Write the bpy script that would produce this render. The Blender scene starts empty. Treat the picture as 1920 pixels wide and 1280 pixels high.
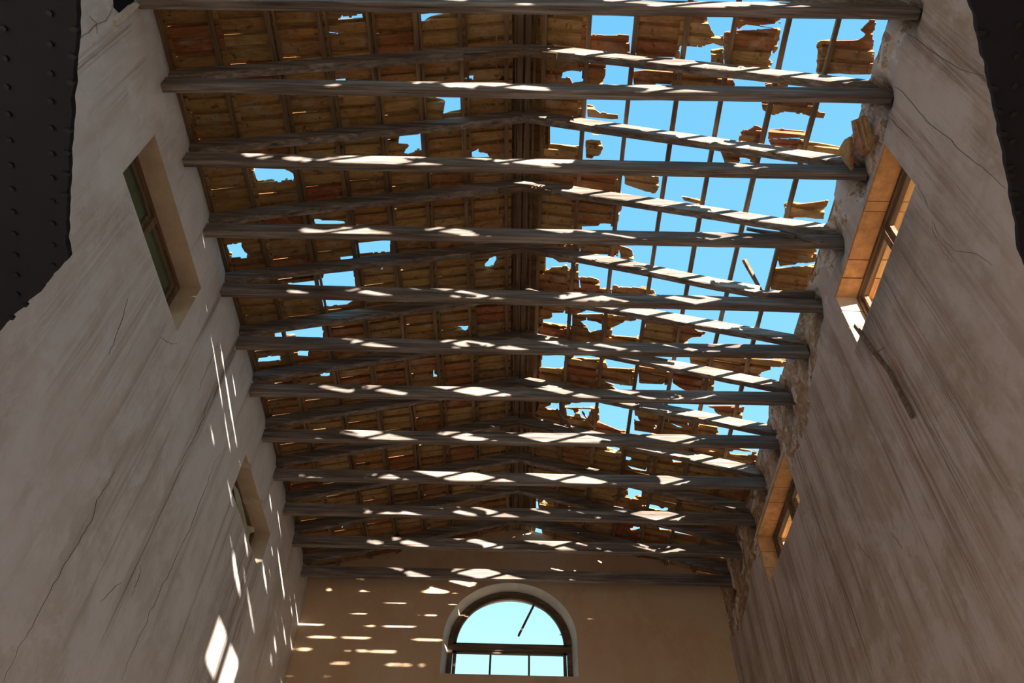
import bpy, bmesh, math, random
import numpy as np
from mathutils import Vector, Matrix, noise
random.seed(7)
# ------------------------------------------------------------------ camera
F_PX = 1487.47436; PITCH = .875613852; YAW = -.0227321490; ROLL = .0355400096
ZC = 1.6                                             # eye height
_F = np.array([math.sin(YAW)*math.cos(PITCH), math.cos(YAW)*math.cos(PITCH), math.sin(PITCH)])
_R = np.array([math.cos(YAW), -math.sin(YAW), 0.]); _U = np.cross(_R, _F)
_R, _U = math.cos(ROLL)*_R+math.sin(ROLL)*_U, -math.sin(ROLL)*_R+math.cos(ROLL)*_U
cd = bpy.data.cameras.new('camera'); cd.sensor_width = 36; cd.lens = F_PX/1920*36; cd.clip_start = .05
cam = bpy.data.objects.new('camera', cd); bpy.context.scene.collection.objects.link(cam)
M = Matrix(((_R[0], _U[0], -_F[0], 0), (_R[1], _U[1], -_F[1], 0), (_R[2], _U[2], -_F[2], ZC), (0, 0, 0, 1)))
cam.matrix_world = M
bpy.context.scene.camera = cam
# ------------------------------------------------------------------ light
sc = bpy.context.scene
SUN = Vector((-1, 1.267, -.33))                     # travelling direction of the sunlight
sl = bpy.data.lights.new('sun', 'SUN'); sl.energy = 29; sl.color = (1, .88, .74); sl.angle = .009
so = bpy.data.objects.new('sun', sl); sc.collection.objects.link(so)
so.rotation_euler = SUN.to_track_quat('-Z', 'Y').to_euler()
w = bpy.data.worlds.new('sky'); sc.world = w; w.use_nodes = True
nt = w.node_tree; nt.nodes.clear()
o_ = nt.nodes.new('ShaderNodeOutputWorld'); bg = nt.nodes.new('ShaderNodeBackground')
tc = nt.nodes.new('ShaderNodeTexCoord'); sx = nt.nodes.new('ShaderNodeSeparateXYZ'); rp = nt.nodes.new('ShaderNodeValToRGB')
nt.links.new(tc.outputs['Generated'], sx.inputs[0]); nt.links.new(sx.outputs['Z'], rp.inputs[0])
nt.links.new(rp.outputs[0], bg.inputs[0]); nt.links.new(bg.outputs[0], o_.inputs[0])
els = rp.color_ramp.elements
els[0].position = 0; els[0].color = (.80, .95, 1, 1)
els[1].position = 1; els[1].color = (.125, .43, .82, 1)
for ps, c in ((.45, (.47, .90, 1, 1)), (.62, (.27, .63, .92, 1)), (.78, (.19, .52, .86, 1))):
    e = els.new(ps); e.color = c
bg.inputs[1].default_value = 1.36
sc.view_settings.view_transform = 'Standard'; sc.view_settings.look = 'None'
sc.view_settings.exposure = 0.0; sc.view_settings.gamma = 1; sc.view_settings.use_curve_mapping = False
sc.cycles.max_bounces = 10; sc.cycles.diffuse_bounces = 8
# ------------------------------------------------------------------ helpers
C = sc.collection
def ray(px, py): return _R*(px-960)/F_PX-_U*(py-640)/F_PX+_F
def on(px, py, ax, v):
    d = ray(px, py)
    k = (v-(ZC if ax == 2 else 0))/d[ax]
    return Vector((d[0]*k, d[1]*k, d[2]*k+ZC))
def onroof(px, py, z0, side):                       # side -1 left, +1 right; plane z = z0 - SL*side*(x-XA)
    d = ray(px, py); k = (z0-ZC+SL*side*XA)/(d[2]+SL*side*d[0])
    return Vector((d[0]*k, d[1]*k, d[2]*k+ZC))
XL, XR, YB, YF = -3.078, 2.922, 10.15, -4.6
H = 6.411+ZC                                         # underside of the tie beams
XA = -.04; SL = .27
ZB = 7.61+ZC                                         # batten underside at the ridge
ZT = ZB+.04                                          # tile plane at the ridge
def link(o, parent=None):
    C.objects.link(o)
    if parent: o.parent = parent
    return o
def mk(name, verts, faces, mat, parent=None, smooth=False):
    me = bpy.data.meshes.new(name); me.from_pydata([tuple(v) for v in verts], [], faces); me.update()
    mats = mat if isinstance(mat, (list, tuple)) else [mat]
    for m in mats: me.materials.append(m)
    if smooth:
        for p in me.polygons: p.use_smooth = True
    return link(bpy.data.objects.new(name, me), parent)
def tag(o, label=None, cat=None, group=None, kind=None):
    for k, v in (('label', label), ('category', cat), ('group', group), ('kind', kind)):
        if v: o[k] = v
    return o
def empty(name, loc=(0, 0, 0)):
    o = bpy.data.objects.new(name, None); o.location = loc; o.empty_display_size = .1; C.objects.link(o); return o
def n1(*a): return noise.noise(Vector(a))
class MB:
    def __init__(s): s.v = []; s.f = []
    def box(s, x0, x1, y0, y1, z0, z1):
        b = len(s.v)
        s.v += [(x, y, z) for z in (z0, z1) for y in (y0, y1) for x in (x0, x1)]
        s.f += [tuple(b+i for i in q) for q in ((0, 2, 3, 1), (4, 5, 7, 6), (0, 1, 5, 4), (2, 6, 7, 3), (0, 4, 6, 2), (1, 3, 7, 5))]
        return s
    def loft(s, rings, caps=True):
        b = len(s.v); n = len(rings[0])
        for r in rings: s.v += [tuple(p) for p in r]
        for i in range(len(rings)-1):
            for j in range(n):
                k = (j+1) % n
                s.f.append((b+i*n+j, b+i*n+k, b+(i+1)*n+k, b+(i+1)*n+j))
        if caps:
            s.f.append(tuple(b+j for j in reversed(range(n)))); s.f.append(tuple(b+(len(rings)-1)*n+j for j in range(n)))
        return s
    def bar(s, a, b, wd, ht, side=(0, 1, 0), seg=1, rough=0, seed=0, cham=0, warp=0):
        """a squared timber from a to b, a/b = centre line; side = direction of the width"""
        a = Vector(a); b = Vector(b); d = (b-a); L = d.length; d.normalize()
        sd = Vector(side); sd = (sd-d*sd.dot(d)).normalized(); up = d.cross(sd).normalized()
        if up.z < 0: up = -up
        rings = []
        c = cham
        for i in range(seg+1):
            t = i/seg; p = a.lerp(b, t)
            p += sd*warp*n1(seed*3.1, t*2.2, .3)+up*warp*n1(seed*1.7, t*2.1, 5.3)
            ring = []
            prof = [(-.5, -.5), (.5, -.5), (.5, .5), (-.5, .5)] if not c else None
            if c:
                prof = []
                cx, cy = c/wd, c/ht
                for (u, v, fl) in ((-.5, -.5, 0), (.5, -.5, 1), (.5, .5, 0), (-.5, .5, 1)):
                    su, sv = (1 if u > 0 else -1), (1 if v > 0 else -1)
                    A = (u-su*cx, v); B = (u, v-sv*cy)
                    prof += [B, A] if not fl else [A, B]
            for q, (u, v) in enumerate(prof):
                r = rough*n1(seed+q*7.7, t*L*3.1, q*2.3)
                r2 = rough*n1(seed+q*3.7+40, t*L*3.3, q*1.3)
                ring.append(p+sd*(u*wd+r)+up*(v*ht+r2))
            rings.append(ring)
        return s.loft(rings)
    def build(s, name, mat, parent=None, smooth=False):
        o = mk(name, s.v, s.f, mat, parent, smooth)
        bm = bmesh.new(); bm.from_mesh(o.data); bmesh.ops.recalc_face_normals(bm, faces=bm.faces); bm.to_mesh(o.data); bm.free()
        return o
def tube(pts, radii, n=5):
    rings = []
    for i, p in enumerate(pts):
        p = Vector(p); a = Vector(pts[max(0, i-1)]); b = Vector(pts[min(len(pts)-1, i+1)]); d = (b-a).normalized()
        s1 = d.orthogonal().normalized(); s2 = d.cross(s1)
        r = radii[i] if isinstance(radii, (list, tuple)) else radii
        rings.append([p+(s1*math.cos(k*2*math.pi/n)+s2*math.sin(k*2*math.pi/n))*r for k in range(n)])
    return rings
# ------------------------------------------------------------------ materials
def newmat(name, rough=.85):
    m = bpy.data.materials.new(name); m.use_nodes = True
    b = m.node_tree.nodes['Principled BSDF']; b.inputs['Roughness'].default_value = rough
    b.inputs['Specular IOR Level'].default_value = .25
    return m, m.node_tree, b
def N(t, k, **kw):
    n = t.nodes.new(k)
    for a, b in kw.items(): setattr(n, a, b)
    return n
def ramp(t, src, stops):
    r = N(t, 'ShaderNodeValToRGB'); e = r.color_ramp.elements
    while len(e) < len(stops): e.new(.5)
    for i, (p, c) in enumerate(stops):
        e[i].position = p; e[i].color = (*c, 1) if len(c) == 3 else c
    t.links.new(src, r.inputs[0]); return r.outputs[0]
def coord(t, sc_, kind='Object'):
    if kind == 'World':
        g = N(t, 'ShaderNodeNewGeometry').outputs['Position']
    else: g = N(t, 'ShaderNodeTexCoord').outputs[kind]
    mp = N(t, 'ShaderNodeMapping'); mp.inputs['Scale'].default_value = sc_; t.links.new(g, mp.inputs[0]); return mp.outputs[0]
def nz(t, co, scale, det=6, ro=.6, dist=0):
    n = N(t, 'ShaderNodeTexNoise'); n.inputs['Scale'].default_value = scale; n.inputs['Detail'].default_value = det
    n.inputs['Roughness'].default_value = ro; n.inputs['Distortion'].default_value = dist; t.links.new(co, n.inputs[0]); return n.outputs['Fac']
def mix(t, f, a, b, mode='MIX'):
    m = N(t, 'ShaderNodeMix', data_type='RGBA', blend_type=mode)
    for s, v in ((m.inputs[0], f), (m.inputs[6], a), (m.inputs[7], b)):
        if hasattr(v, 'is_linked'): t.links.new(v, s)
        elif isinstance(v, (int, float)): s.default_value = v
        else: s.default_value = (*v, 1)
    return m.outputs[2]
def math_(t, op, a, b=0.0):
    m = N(t, 'ShaderNodeMath', operation=op)
    for s, v in ((m.inputs[0], a), (m.inputs[1], b)):
        if hasattr(v, 'is_linked'): t.links.new(v, s)
        else: s.default_value = v
    return m.outputs[0]
def bump(t, b, h, st, dist=.01):
    n = N(t, 'ShaderNodeBump'); n.inputs['Strength'].default_value = st; n.inputs['Distance'].default_value = dist
    t.links.new(h, n.inputs['Height']); t.links.new(n.outputs[0], b.inputs['Normal'])
def wood(name, axis, c0, c1, c2, rnd=True):
    m, t, b = newmat(name, .8)
    s = [26, 26, 26]; s[axis] = 1.1
    co = coord(t, s); big = coord(t, [3 if i != axis else .6 for i in range(3)])
    if rnd:
        oi = N(t, 'ShaderNodeObjectInfo'); ad = N(t, 'ShaderNodeVectorMath', operation='ADD')
        sc3 = N(t, 'ShaderNodeVectorMath', operation='SCALE'); sc3.inputs['Scale'].default_value = 1
        k = math_(t, 'MULTIPLY', oi.outputs['Random'], 37.0)
        cb = N(t, 'ShaderNodeCombineXYZ')
        for i in range(3): t.links.new(k, cb.inputs[i])
        t.links.new(co, ad.inputs[0]); t.links.new(cb.outputs[0], ad.inputs[1]); co = ad.outputs[0]
    g = nz(t, co, 1.0, 8, .65, .6)
    col = ramp(t, g, [(.30, c0), (.5, c1), (.68, c2)])
    g2 = nz(t, big, 1.0, 4, .6)
    col = mix(t, ramp(t, g2, [(.42, (0, 0, 0)), (.72, (.75, .75, .75))]), col, c0)
    fine = [90, 90, 90]; fine[axis] = 1.6
    cr = nz(t, coord(t, fine), 1.0, 3, .5)
    crk = ramp(t, cr, [(.60, (0, 0, 0)), (.66, (1, 1, 1))])
    col = mix(t, math_(t, 'MULTIPLY', crk, .45), col, tuple(x*.25 for x in c0))
    t.links.new(col, b.inputs['Base Color'])
    bump(t, b, math_(t, 'SUBTRACT', g, math_(t, 'MULTIPLY', crk, .6)), .55, .008)
    return m
W_TIE = wood('weathered_pine_beam', 0, (.065, .046, .037), (.22, .19, .17), (.40, .375, .36))
W_RAF = wood('weathered_pine_rafter', 0, (.065, .046, .036), (.22, .185, .16), (.40, .37, .345))
W_BAT = wood('weathered_batten', 1, (.10, .06, .035), (.22, .14, .08), (.34, .24, .16))
W_DARK = wood('old_stained_frame_wood', 1, (.07, .045, .03), (.17, .11, .07), (.28, .19, .12))
W_DARKX = wood('old_stained_frame_wood_cross', 0, (.07, .045, .03), (.15, .10, .065), (.24, .16, .10))
def tilemat(name, island=False):
    m, t, b = newmat(name, .9)
    if island: rnd = N(t, 'ShaderNodeNewGeometry').outputs['Random Per Island']
    else: rnd = N(t, 'ShaderNodeObjectInfo').outputs['Random']
    base = ramp(t, rnd, [(0, (.34, .16, .06)), (.2, (.46, .29, .11)), (.45, (.46, .25, .09)), (.62, (.36, .12, .05)), (.8, (.52, .34, .14)), (1, (.28, .15, .07))])
    off = N(t, 'ShaderNodeCombineXYZ'); k = math_(t, 'MULTIPLY', rnd, 91.0)
    for i in range(3): t.links.new(k, off.inputs[i])
    def ofs(co):
        a = N(t, 'ShaderNodeVectorMath', operation='ADD'); t.links.new(co, a.inputs[0]); t.links.new(off.outputs[0], a.inputs[1]); return a.outputs[0]
    st = nz(t, ofs(coord(t, (2.2, 24, 24), 'World')), 1.0, 6, .65, .8)
    col = mix(t, ramp(t, st, [(.34, (0, 0, 0)), (.66, (1, 1, 1))]), mix(t, .55, base, (.07, .035, .018), 'MIX'), base)
    bl = nz(t, ofs(coord(t, (5, 7, 7), 'World')), 1.0, 5, .6, .4)
    col = mix(t, ramp(t, bl, [(.53, (0, 0, 0)), (.70, (.55, .55, .55))]), col, (.42, .34, .25))
    bl2 = nz(t, ofs(coord(t, (9, 9, 9), 'World')), 1.3, 6, .7)
    col = mix(t, ramp(t, bl2, [(.58, (0, 0, 0)), (.66, (.8, .8, .8))]), col, (.09, .045, .025))
    t.links.new(col, b.inputs['Base Color'])
    bump(t, b, st, .3, .004)
    return m
TILE = tilemat('clay_tile'); TILE_I = tilemat('clay_tile_rows', True)
def solid(name, c, rough=.85, var=.25, scale=20):
    m, t, b = newmat(name, rough)
    g = nz(t, coord(t, (1, 1, 1)), scale, 6, .65)
    col = ramp(t, g, [(.3, tuple(x*(1-var) for x in c)), (.7, tuple(min(1, x*(1+var)) for x in c))])
    t.links.new(col, b.inputs['Base Color']); bump(t, b, g, .4, .005)
    return m
def plaster(name, base, pale, brown, streak, red, hstr=1.0):
    """side walls: z vertical; attribute 'wear' r = run-off stain, g = fallen plaster, b = black runs and painted shade of beam-end cavities"""
    m, t, b = newmat(name, .92)
    at = N(t, 'ShaderNodeAttribute', attribute_name='wear_shade'); sp = N(t, 'ShaderNodeSeparateColor'); t.links.new(at.outputs['Color'], sp.inputs[0])
    big = nz(t, coord(t, (.9, .9, .6)), 1.0, 5, .6, .5)
    col = mix(t, ramp(t, big, [(.38, (0, 0, 0)), (.66, (1, 1, 1))]), base, pale)
    run = nz(t, coord(t, (1, 7, .45)), 1.0, 7, .62, .25)                # broad vertical runs
    rf = ramp(t, run, [(.50, (0, 0, 0)), (.60, (.42*hstr,)*3), (.75, (.6*hstr,)*3)])
    col = mix(t, rf, col, brown)
    fine = nz(t, coord(t, (1, 30, .7)), 1.0, 6, .7, .35)
    fm = nz(t, coord(t, (1, 1.6, .8)), 1.0, 3, .5)
    ff = math_(t, 'MULTIPLY', ramp(t, fine, [(.55, (0, 0, 0)), (.66, (1, 1, 1))]), ramp(t, fm, [(.48, (0, 0, 0)), (.62, (.7*hstr,)*3)]))
    col = mix(t, ff, col, streak)
    pat = nz(t, coord(t, (2.2, 2.2, 1.6)), 1.3, 9, .72, .3)              # patchy whitewash
    col = mix(t, ramp(t, pat, [(.47, (0, 0, 0)), (.57, (.65, .65, .65))]), col, pale)
    sm = nz(t, coord(t, (2, 2, 1.2)), .7, 7, .65, .6)
    col = mix(t, ramp(t, sm, [(.50, (0, 0, 0)), (.66, (.5*hstr,)*3)]), col, brown)
    # located stains
    vf = nz(t, coord(t, (1, 75, 1.1)), 1.0, 5, .7, .3)
    mod = math_(t, 'MULTIPLY', ramp(t, fine, [(.44, (.12,)*3), (.54, (1, 1, 1))]), ramp(t, vf, [(.40, (.35,)*3), (.55, (1, 1, 1))]))
    sf = math_(t, 'MULTIPLY', sp.outputs[0], mod)
    col = mix(t, math_(t, 'MINIMUM', sf, .92), col, mix(t, ramp(t, big, [(.42, (0,)*3), (.6, (1,)*3)]), streak, red))
    # fallen plaster: rubble colour
    rb = nz(t, coord(t, (1, 5, 4)), 2.2, 8, .7, .6)
    rub = ramp(t, rb, [(.3, (.16, .085, .045)), (.5, (.36, .23, .14)), (.62, (.50, .38, .28)), (.75, (.60, .52, .44))])
    spm = math_(t, 'ADD', sp.outputs[1], math_(t, 'MULTIPLY', math_(t, 'SUBTRACT', nz(t, coord(t, (1, 6, 4)), 1.6, 9, .75, .8), .5), 2.2))
    spm = math_(t, 'MULTIPLY', ramp(t, spm, [(.46, (0, 0, 0)), (.54, (1, 1, 1))]), ramp(t, sp.outputs[1], [(.05, (0,)*3), (.3, (1,)*3)]))
    col = mix(t, ramp(t, sp.outputs[1], [(0, (0,)*3), (.5, (.6,)*3)]), col, (.66, .62, .60))
    col = mix(t, spm, col, rub)
    dark_amt = math_(t, 'MULTIPLY', sp.outputs[2], ramp(t, nz(t, coord(t, (1, 14, 2)), 1.4, 7, .7), [(.3, (.3,)*3), (.6, (1,)*3)]))
    col = mix(t, math_(t, 'MINIMUM', dark_amt, .95), col, (.045, .035, .025))
    t.links.new(col, b.inputs['Base Color'])
    hh = math_(t, 'ADD', math_(t, 'MULTIPLY', nz(t, coord(t, (4, 4, 4)), 1.0, 8, .6), .6), math_(t, 'SUBTRACT', math_(t, 'MULTIPLY', math_(t, 'MULTIPLY', rb, sp.outputs[1]), 2.0), math_(t, 'MULTIPLY', spm, .8)))
    bump(t, b, hh, .35, .02)
    return m
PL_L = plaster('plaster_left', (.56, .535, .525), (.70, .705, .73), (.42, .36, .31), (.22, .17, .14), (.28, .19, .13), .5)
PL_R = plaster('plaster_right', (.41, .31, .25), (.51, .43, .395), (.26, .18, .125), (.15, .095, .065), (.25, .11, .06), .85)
PL_B = plaster('plaster_gable', (.60, .42, .27), (.64, .49, .34), (.48, .28, .16), (.35, .18, .09), (.40, .18, .09), .45)
REV_L = solid('plaster_reveal', (.56, .45, .34), .9, .15, 5)
REV_STONE = solid('ochre_stone', (.50, .27, .12), .9, .3, 9)
PINE = wood('pine_lining', 1, (.42, .22, .08), (.62, .40, .18), (.72, .52, .28))
FLOOR = solid('dusty_floor', (.38, .34, .31), .9, .15, 3)
GROUND = solid('dry_ground', (.45, .34, .22), .95, .2, 1)
STONE = solid('outer_render', (.55, .45, .35), .95, .2, 2)
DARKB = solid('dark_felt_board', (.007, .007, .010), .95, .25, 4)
BLACK = solid('black_stud', (.004, .004, .004), .6, .1, 5)
CRACK = solid('crack_shadow', (.11, .08, .06), .95, .2, 30)
CREAM = solid('flaked_plaster', (.60, .52, .44), .95, .2, 18)
SHEET = solid('torn_plastic_sheet', (.42, .44, .34), .55, .3, 7)
def glassmat(name, col, dirt):
    m, t, b = newmat(name, .15)
    tr = N(t, 'ShaderNodeBsdfTransparent'); tr.inputs[0].default_value = (*col, 1)
    mx = N(t, 'ShaderNodeMixShader'); g = nz(t, coord(t, (1, 1, 1)), 3.5, 7, .7, .5)
    t.links.new(ramp(t, g, [(.35, (dirt,)*3), (.7, (min(1, dirt+.35),)*3)]), mx.inputs[0])
    b.inputs['Base Color'].default_value = (.10, .12, .09, 1)
    t.links.new(tr.outputs[0], mx.inputs[1]); t.links.new(b.outputs[0], mx.inputs[2])
    t.links.new(mx.outputs[0], t.nodes['Material Output'].inputs[0])
    return m
G_DIRTY = glassmat('dirty_green_glass', (.55, .68, .55), .45)
G_SHARD = glassmat('broken_pane_glass', (.45, .62, .80), .12)
# ------------------------------------------------------------------ setting: floor, ground, walls
flo = MB().box(XL-.1, XR+.1, YF, YB, -.1, 0).build('floor', FLOOR); tag(flo, kind='structure')
g = MB().box(-60, 60, -60, 60, -.35, -.12).build('ground', GROUND); tag(g, kind='structure')
WIN = {-1: [(-.80, .72, 5.90, 6.52), (2.90, 4.46, 5.40, 6.06), (6.65, 8.10, 5.40, 5.93)],
       1: [(-.80, .72, 5.90, 6.52), (2.90, 4.46, 5.40, 6.08), (6.58, 8.13, 5.38, 6.07)]}  # first entry each side: unseen window, added high for the sun patch
LIGHT_DOORS = {-1: [], 1: [(.9, 2.0, -1.6, .9), (5.0, 6.8, -1.6, 1.6)]}   # unseen doorways added below the view to bounce sunlight in
TH = .50
TIE_Y = [(1.93, 1.945), (2.612, 2.622), (3.300, 3.334), (4.045, 4.062), (4.752, 4.83), (5.462, 5.446), (6.150, 6.141), (6.905, 6.838), (7.600, 7.59), (8.285, 8.304), (8.965, 9.00), (9.675, 9.677)]
# run-off stains: (y, width, z top, z bottom, strength) in wall coordinates, z above camera
ST_L = [(4.05, .03, 6.4, 4.6, .4), (4.80, .07, 6.42, 3.6, .55), (5.47, .06, 6.44, 3.2, .95), (5.52, .035, 6.44, 4.6, .9), (6.16, .03, 6.4, 3.6, .6), (6.9, .05, 6.4, 4.6, .45), (7.62, .04, 6.4, 5.0, .4), (9.0, .03, 6.4, 4.4, .5),
        (3.2, .12, 5.3, 3.8, .35), (3.6, .10, 5.35, 3.9, .45), (3.95, .16, 5.38, 4.2, .5), (4.3, .10, 5.38, 4.0, .5), (6.72, .03, 5.4, 3.2, .8), (7.2, .08, 5.38, 3.6, .55), (7.45, .10, 5.38, 3.4, .85), (7.75, .10, 5.38, 3.2, .95), (8.0, .08, 5.38, 3.6, .8),
        (2.05, .05, 6.2, 4.9, .8), (2.35, .03, 6.3, 5.7, .6), (1.6, .08, 6.3, 4.6, .5), (4.62, .03, 4.9, 3.2, .5), (5.05, .05, 4.8, 2.8, .5)]
ST_R = [(1.95, .10, 6.4, 4.3, .7), (2.08, .05, 6.3, 4.8, .8), (2.65, .07, 6.3, 4.4, .75), (3.35, .05, 6.2, 5.5, .5), (3.02, .07, 5.4, 4.1, .7), (3.4, .10, 5.4, 3.9, .6), (3.75, .10, 5.4, 3.2, .75), (4.1, .14, 5.4, 3.0, .8), (4.4, .12, 5.4, 2.8, .8),
        (4.75, .10, 5.9, 2.6, .7), (5.2, .06, 5.9, 2.9, .6), (5.5, .12, 6.0, 3.2, .6), (5.95, .10, 6.1, 3.6, .8), (6.3, .12, 6.1, 3.4, .95), (6.62, .10, 5.4, 3.4, .8), (6.9, .12, 5.4, 3.0, .8), (7.25, .14, 5.4, 3.0, .8), (7.6, .12, 5.4, 2.6, .9), (7.95, .12, 5.38, 2.6, .95), (8.2, .10, 5.6, 3.0, .9), (8.7, .12, 6.1, 3.4, .9), (9.1, .12, 6.1, 3.2, .7), (9.5, .12, 6.1, 3.2, .8), (9.9, .08, 6.0, 3.2, .8)]
def rng(a, b, st):
    n = max(1, int(round((b-a)/st))); return [a+(b-a)*i/n for i in range(n)]
def side_wall(side):
    X = XL if side < 0 else XR
    wins = WIN[side]+LIGHT_DOORS[side]; name = 'wall_left' if side < 0 else 'wall_right'
    cuts = sorted([YF, YB, 1.5]+[v for q in wins for v in q[:2]])
    ys = []
    for a, b in zip(cuts, cuts[1:]): ys += rng(a, b, .5 if b <= 1.5 else .034)
    ys.append(YB)
    zc = sorted({0.0, 4.0, 8.4}|{v+ZC for q in wins for v in q[2:]})
    zs = []
    for a, b in zip(zc, zc[1:]): zs += rng(a, b, .5 if b <= 4.0 else (.07 if b <= 7.0 else .036))
    zs.append(8.4)
    V = []; wear_shade = []
    def top(y):
        if side < 0: return 6.80
        return 6.74+.07*n1(y*1.3, 3.1, 0)+.05*n1(y*6, 7, 0)+.02*n1(y*21, 1, 0)
    for y in ys:
        tp = top(y)+ZC
        for z in zs:
            zz = z if z < 7.9 else 7.9+(z-7.9)*(tp-7.9)/.5
            zr = zz-ZC
            d = .006*n1(y*.8, zr*.8, side)+.003*n1(y*7, zr*7, 9)
            st = 0; sp = 0; dark_amt = 0
            for (sy, sw, z1, z0, stg) in (ST_L if side < 0 else ST_R):
                if abs(y-sy) < sw*2.2+.06 and z0-.5 < zr < z1+.1:
                    cy = sy+.03*n1(zr*.9, sy, 4)
                    f = math.exp(-((y-cy)/(sw*1.05))**2)
                    f *= min(1, max(0, (zr-z0+.5)/.9))*min(1, max(0, (z1+.1-zr)/.15))
                    st = max(st, f*stg)
            inwin = any(a-.02 <= y <= b+.02 and c-.02 <= zr <= e+.02 for (a, b, c, e) in wins)
            nearwin = any(a-.05 <= y <= b+.05 and c-.04 <= zr <= e+.05 for (a, b, c, e) in wins)
            if side < 0:
                if zr > 6.45: d -= .25*(zr-6.45)**2*2      # plaster rolls outwards under the tiles
                if abs(y-2.05) < .25 and zr > 6.25: sp = .0
                for (ty, _) in TIE_Y:
                    f = math.exp(-((y-ty-.02)/.05)**2)*math.exp(-((zr-6.40)/.10)**2); dark_amt = max(dark_amt, .35*f)
                f = math.exp(-((y-5.50)/.035)**2)*min(1, max(0, (6.46-zr)/.1))*min(1, max(0, (zr-5.0)/.9)); dark_amt = max(dark_amt, f*.9)
                f = math.exp(-((y-4.80)/.03)**2)*min(1, max(0, (6.46-zr)/.1))*min(1, max(0, (zr-5.6)/.6)); dark_amt = max(dark_amt, f*.6)
            else:
                edge = 6.22+.22*n1(y*1.1, 2, 5)+.10*n1(y*4.5, zr*3, 5)-(.42 if y > 4.9 else 0)*min(1, (y-4.9)/1.0 if y > 4.9 else 0)*(1 if not nearwin else .6)
                sp_ = min(1, max(0, (zr-edge)/.05))
                isl = n1(y*3.2, zr*3.6, 11)+.5*n1(y*9, zr*9, 3)
                if isl > (.02 if y < 4.9 else .25): sp_ *= max(0, 1-(isl-(.02 if y < 4.9 else .25))*14)
                sp = sp_*(.55 if y < 4.9 else 1)
                if nearwin: sp *= .3
                if not nearwin:
                    d += sp*(.030+.018*n1(y*6, zr*6, 2)+.014*abs(n1(y*17, zr*13, 2))+.010*n1(y*38, zr*34, 2))
                    d += .015*max(0, zr-6.0)*n1(y*3, zr*4, 77)*3
                for k, (_, ty) in enumerate(TIE_Y):
                    r2 = ((y-ty-.03)/.15)**2+((zr-6.42)/.22)**2
                    f = math.exp(-r2*1.2); dark_amt = max(dark_amt, 1.3*f); d += .12*math.exp(-r2*1.6)*(1 if not nearwin else 0)  # recess plus painted cavity shade at the beam end
                    # leaking run below the beam end
                    f = math.exp(-((y-ty-.05-(6.4-zr)*.25)/.035)**2)*min(1, max(0, (6.4-zr)/.1))*min(1, max(0, (zr-5.95+.2*n1(ty, 2, 2))/.3)); dark_amt = max(dark_amt, .8*f)
                if wins[1][0]+.2 < y < wins[1][1]+.1 and 5.1 < zr < 5.4: dark_amt = max(dark_amt, .55*(zr-5.0)/.4)
            s = d if side < 0 else -d
            if side > 0: x = X+d
            else: x = X+d if not inwin else X
            if side > 0 and inwin: x = X
            V.append((x, y, zz)); wear_shade.append((st, sp, dark_amt, 1))
    nzv = len(zs); Fc = []
    def hole(i, j):
        yc = (ys[i]+ys[i+1])/2; zc_ = (zs[j]+zs[j+1])/2-ZC
        return any(a < yc < b and c < zc_ < e for (a, b, c, e) in wins)
    for i in range(len(ys)-1):
        for j in range(nzv-1):
            if hole(i, j): continue
            q = (i*nzv+j, (i+1)*nzv+j, (i+1)*nzv+j+1, i*nzv+j+1)
            Fc.append(q if side > 0 else q[::-1])
    nin = len(Fc)
    Xo = X+side*TH
    # top cap
    b0 = len(V)
    for i, y in enumerate(ys):
        zt_ = V[i*nzv+nzv-1][2]; V.append((X+side*.16, y, zt_+.01)); wear_shade.append((0, 1, 0, 1)); V.append((Xo, y, zt_-.10)); wear_shade.append((0, 1, 0, 1))
    for i in range(len(ys)-1):
        a, b = i*nzv+nzv-1, (i+1)*nzv+nzv-1; c, d_ = b0+2*i, b0+2*i+2
        Fc.append((a, b, d_, c)); Fc.append((c, d_, d_+1, c+1))
    # outer skin with the same openings
    zo = sorted({0.0, 8.24}|{v+ZC for q in wins for v in q[2:]})
    yo = sorted({YF, YB}|{v for q in wins for v in q[:2]})
    b1 = len(V)
    for y in yo:
        for z in zo: V.append((Xo, y, z)); wear_shade.append((0, 0, 0, 1))
    nn = len(zo)
    for i in range(len(yo)-1):
        for j in range(nn-1):
            yc, zc_ = (yo[i]+yo[i+1])/2, (zo[j]+zo[j+1])/2-ZC
            if any(a < yc < b and c < zc_ < e for (a, b, c, e) in wins): continue
            Fc.append((b1+i*nn+j, b1+i*nn+j+1, b1+(i+1)*nn+j+1, b1+(i+1)*nn+j))
    # reveals
    nrev = len(Fc)
    for (a, b, c, e) in wins:
        k = len(V)
        for xx in (X, Xo):
            for (yy, zz) in ((a, c), (b, c), (b, e), (a, e)): V.append((xx, yy, zz+ZC)); wear_shade.append((0, 0, 0, 1))
        for q in range(4): Fc.append((k+q, k+(q+1) % 4, k+4+(q+1) % 4, k+4+q))
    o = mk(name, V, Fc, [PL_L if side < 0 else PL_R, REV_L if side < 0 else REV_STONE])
    ca = o.data.color_attributes.new('wear_shade', 'FLOAT_COLOR', 'POINT')
    ca.data.foreach_set('color', np.array(wear_shade, dtype=np.float32).ravel())
    for i, p in enumerate(o.data.polygons):
        p.use_smooth = i < nin and side < 0
        if i >= nrev: p.material_index = 1
    tag(o, kind='structure')
    return o
WL = side_wall(-1); WR = side_wall(1)
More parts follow.
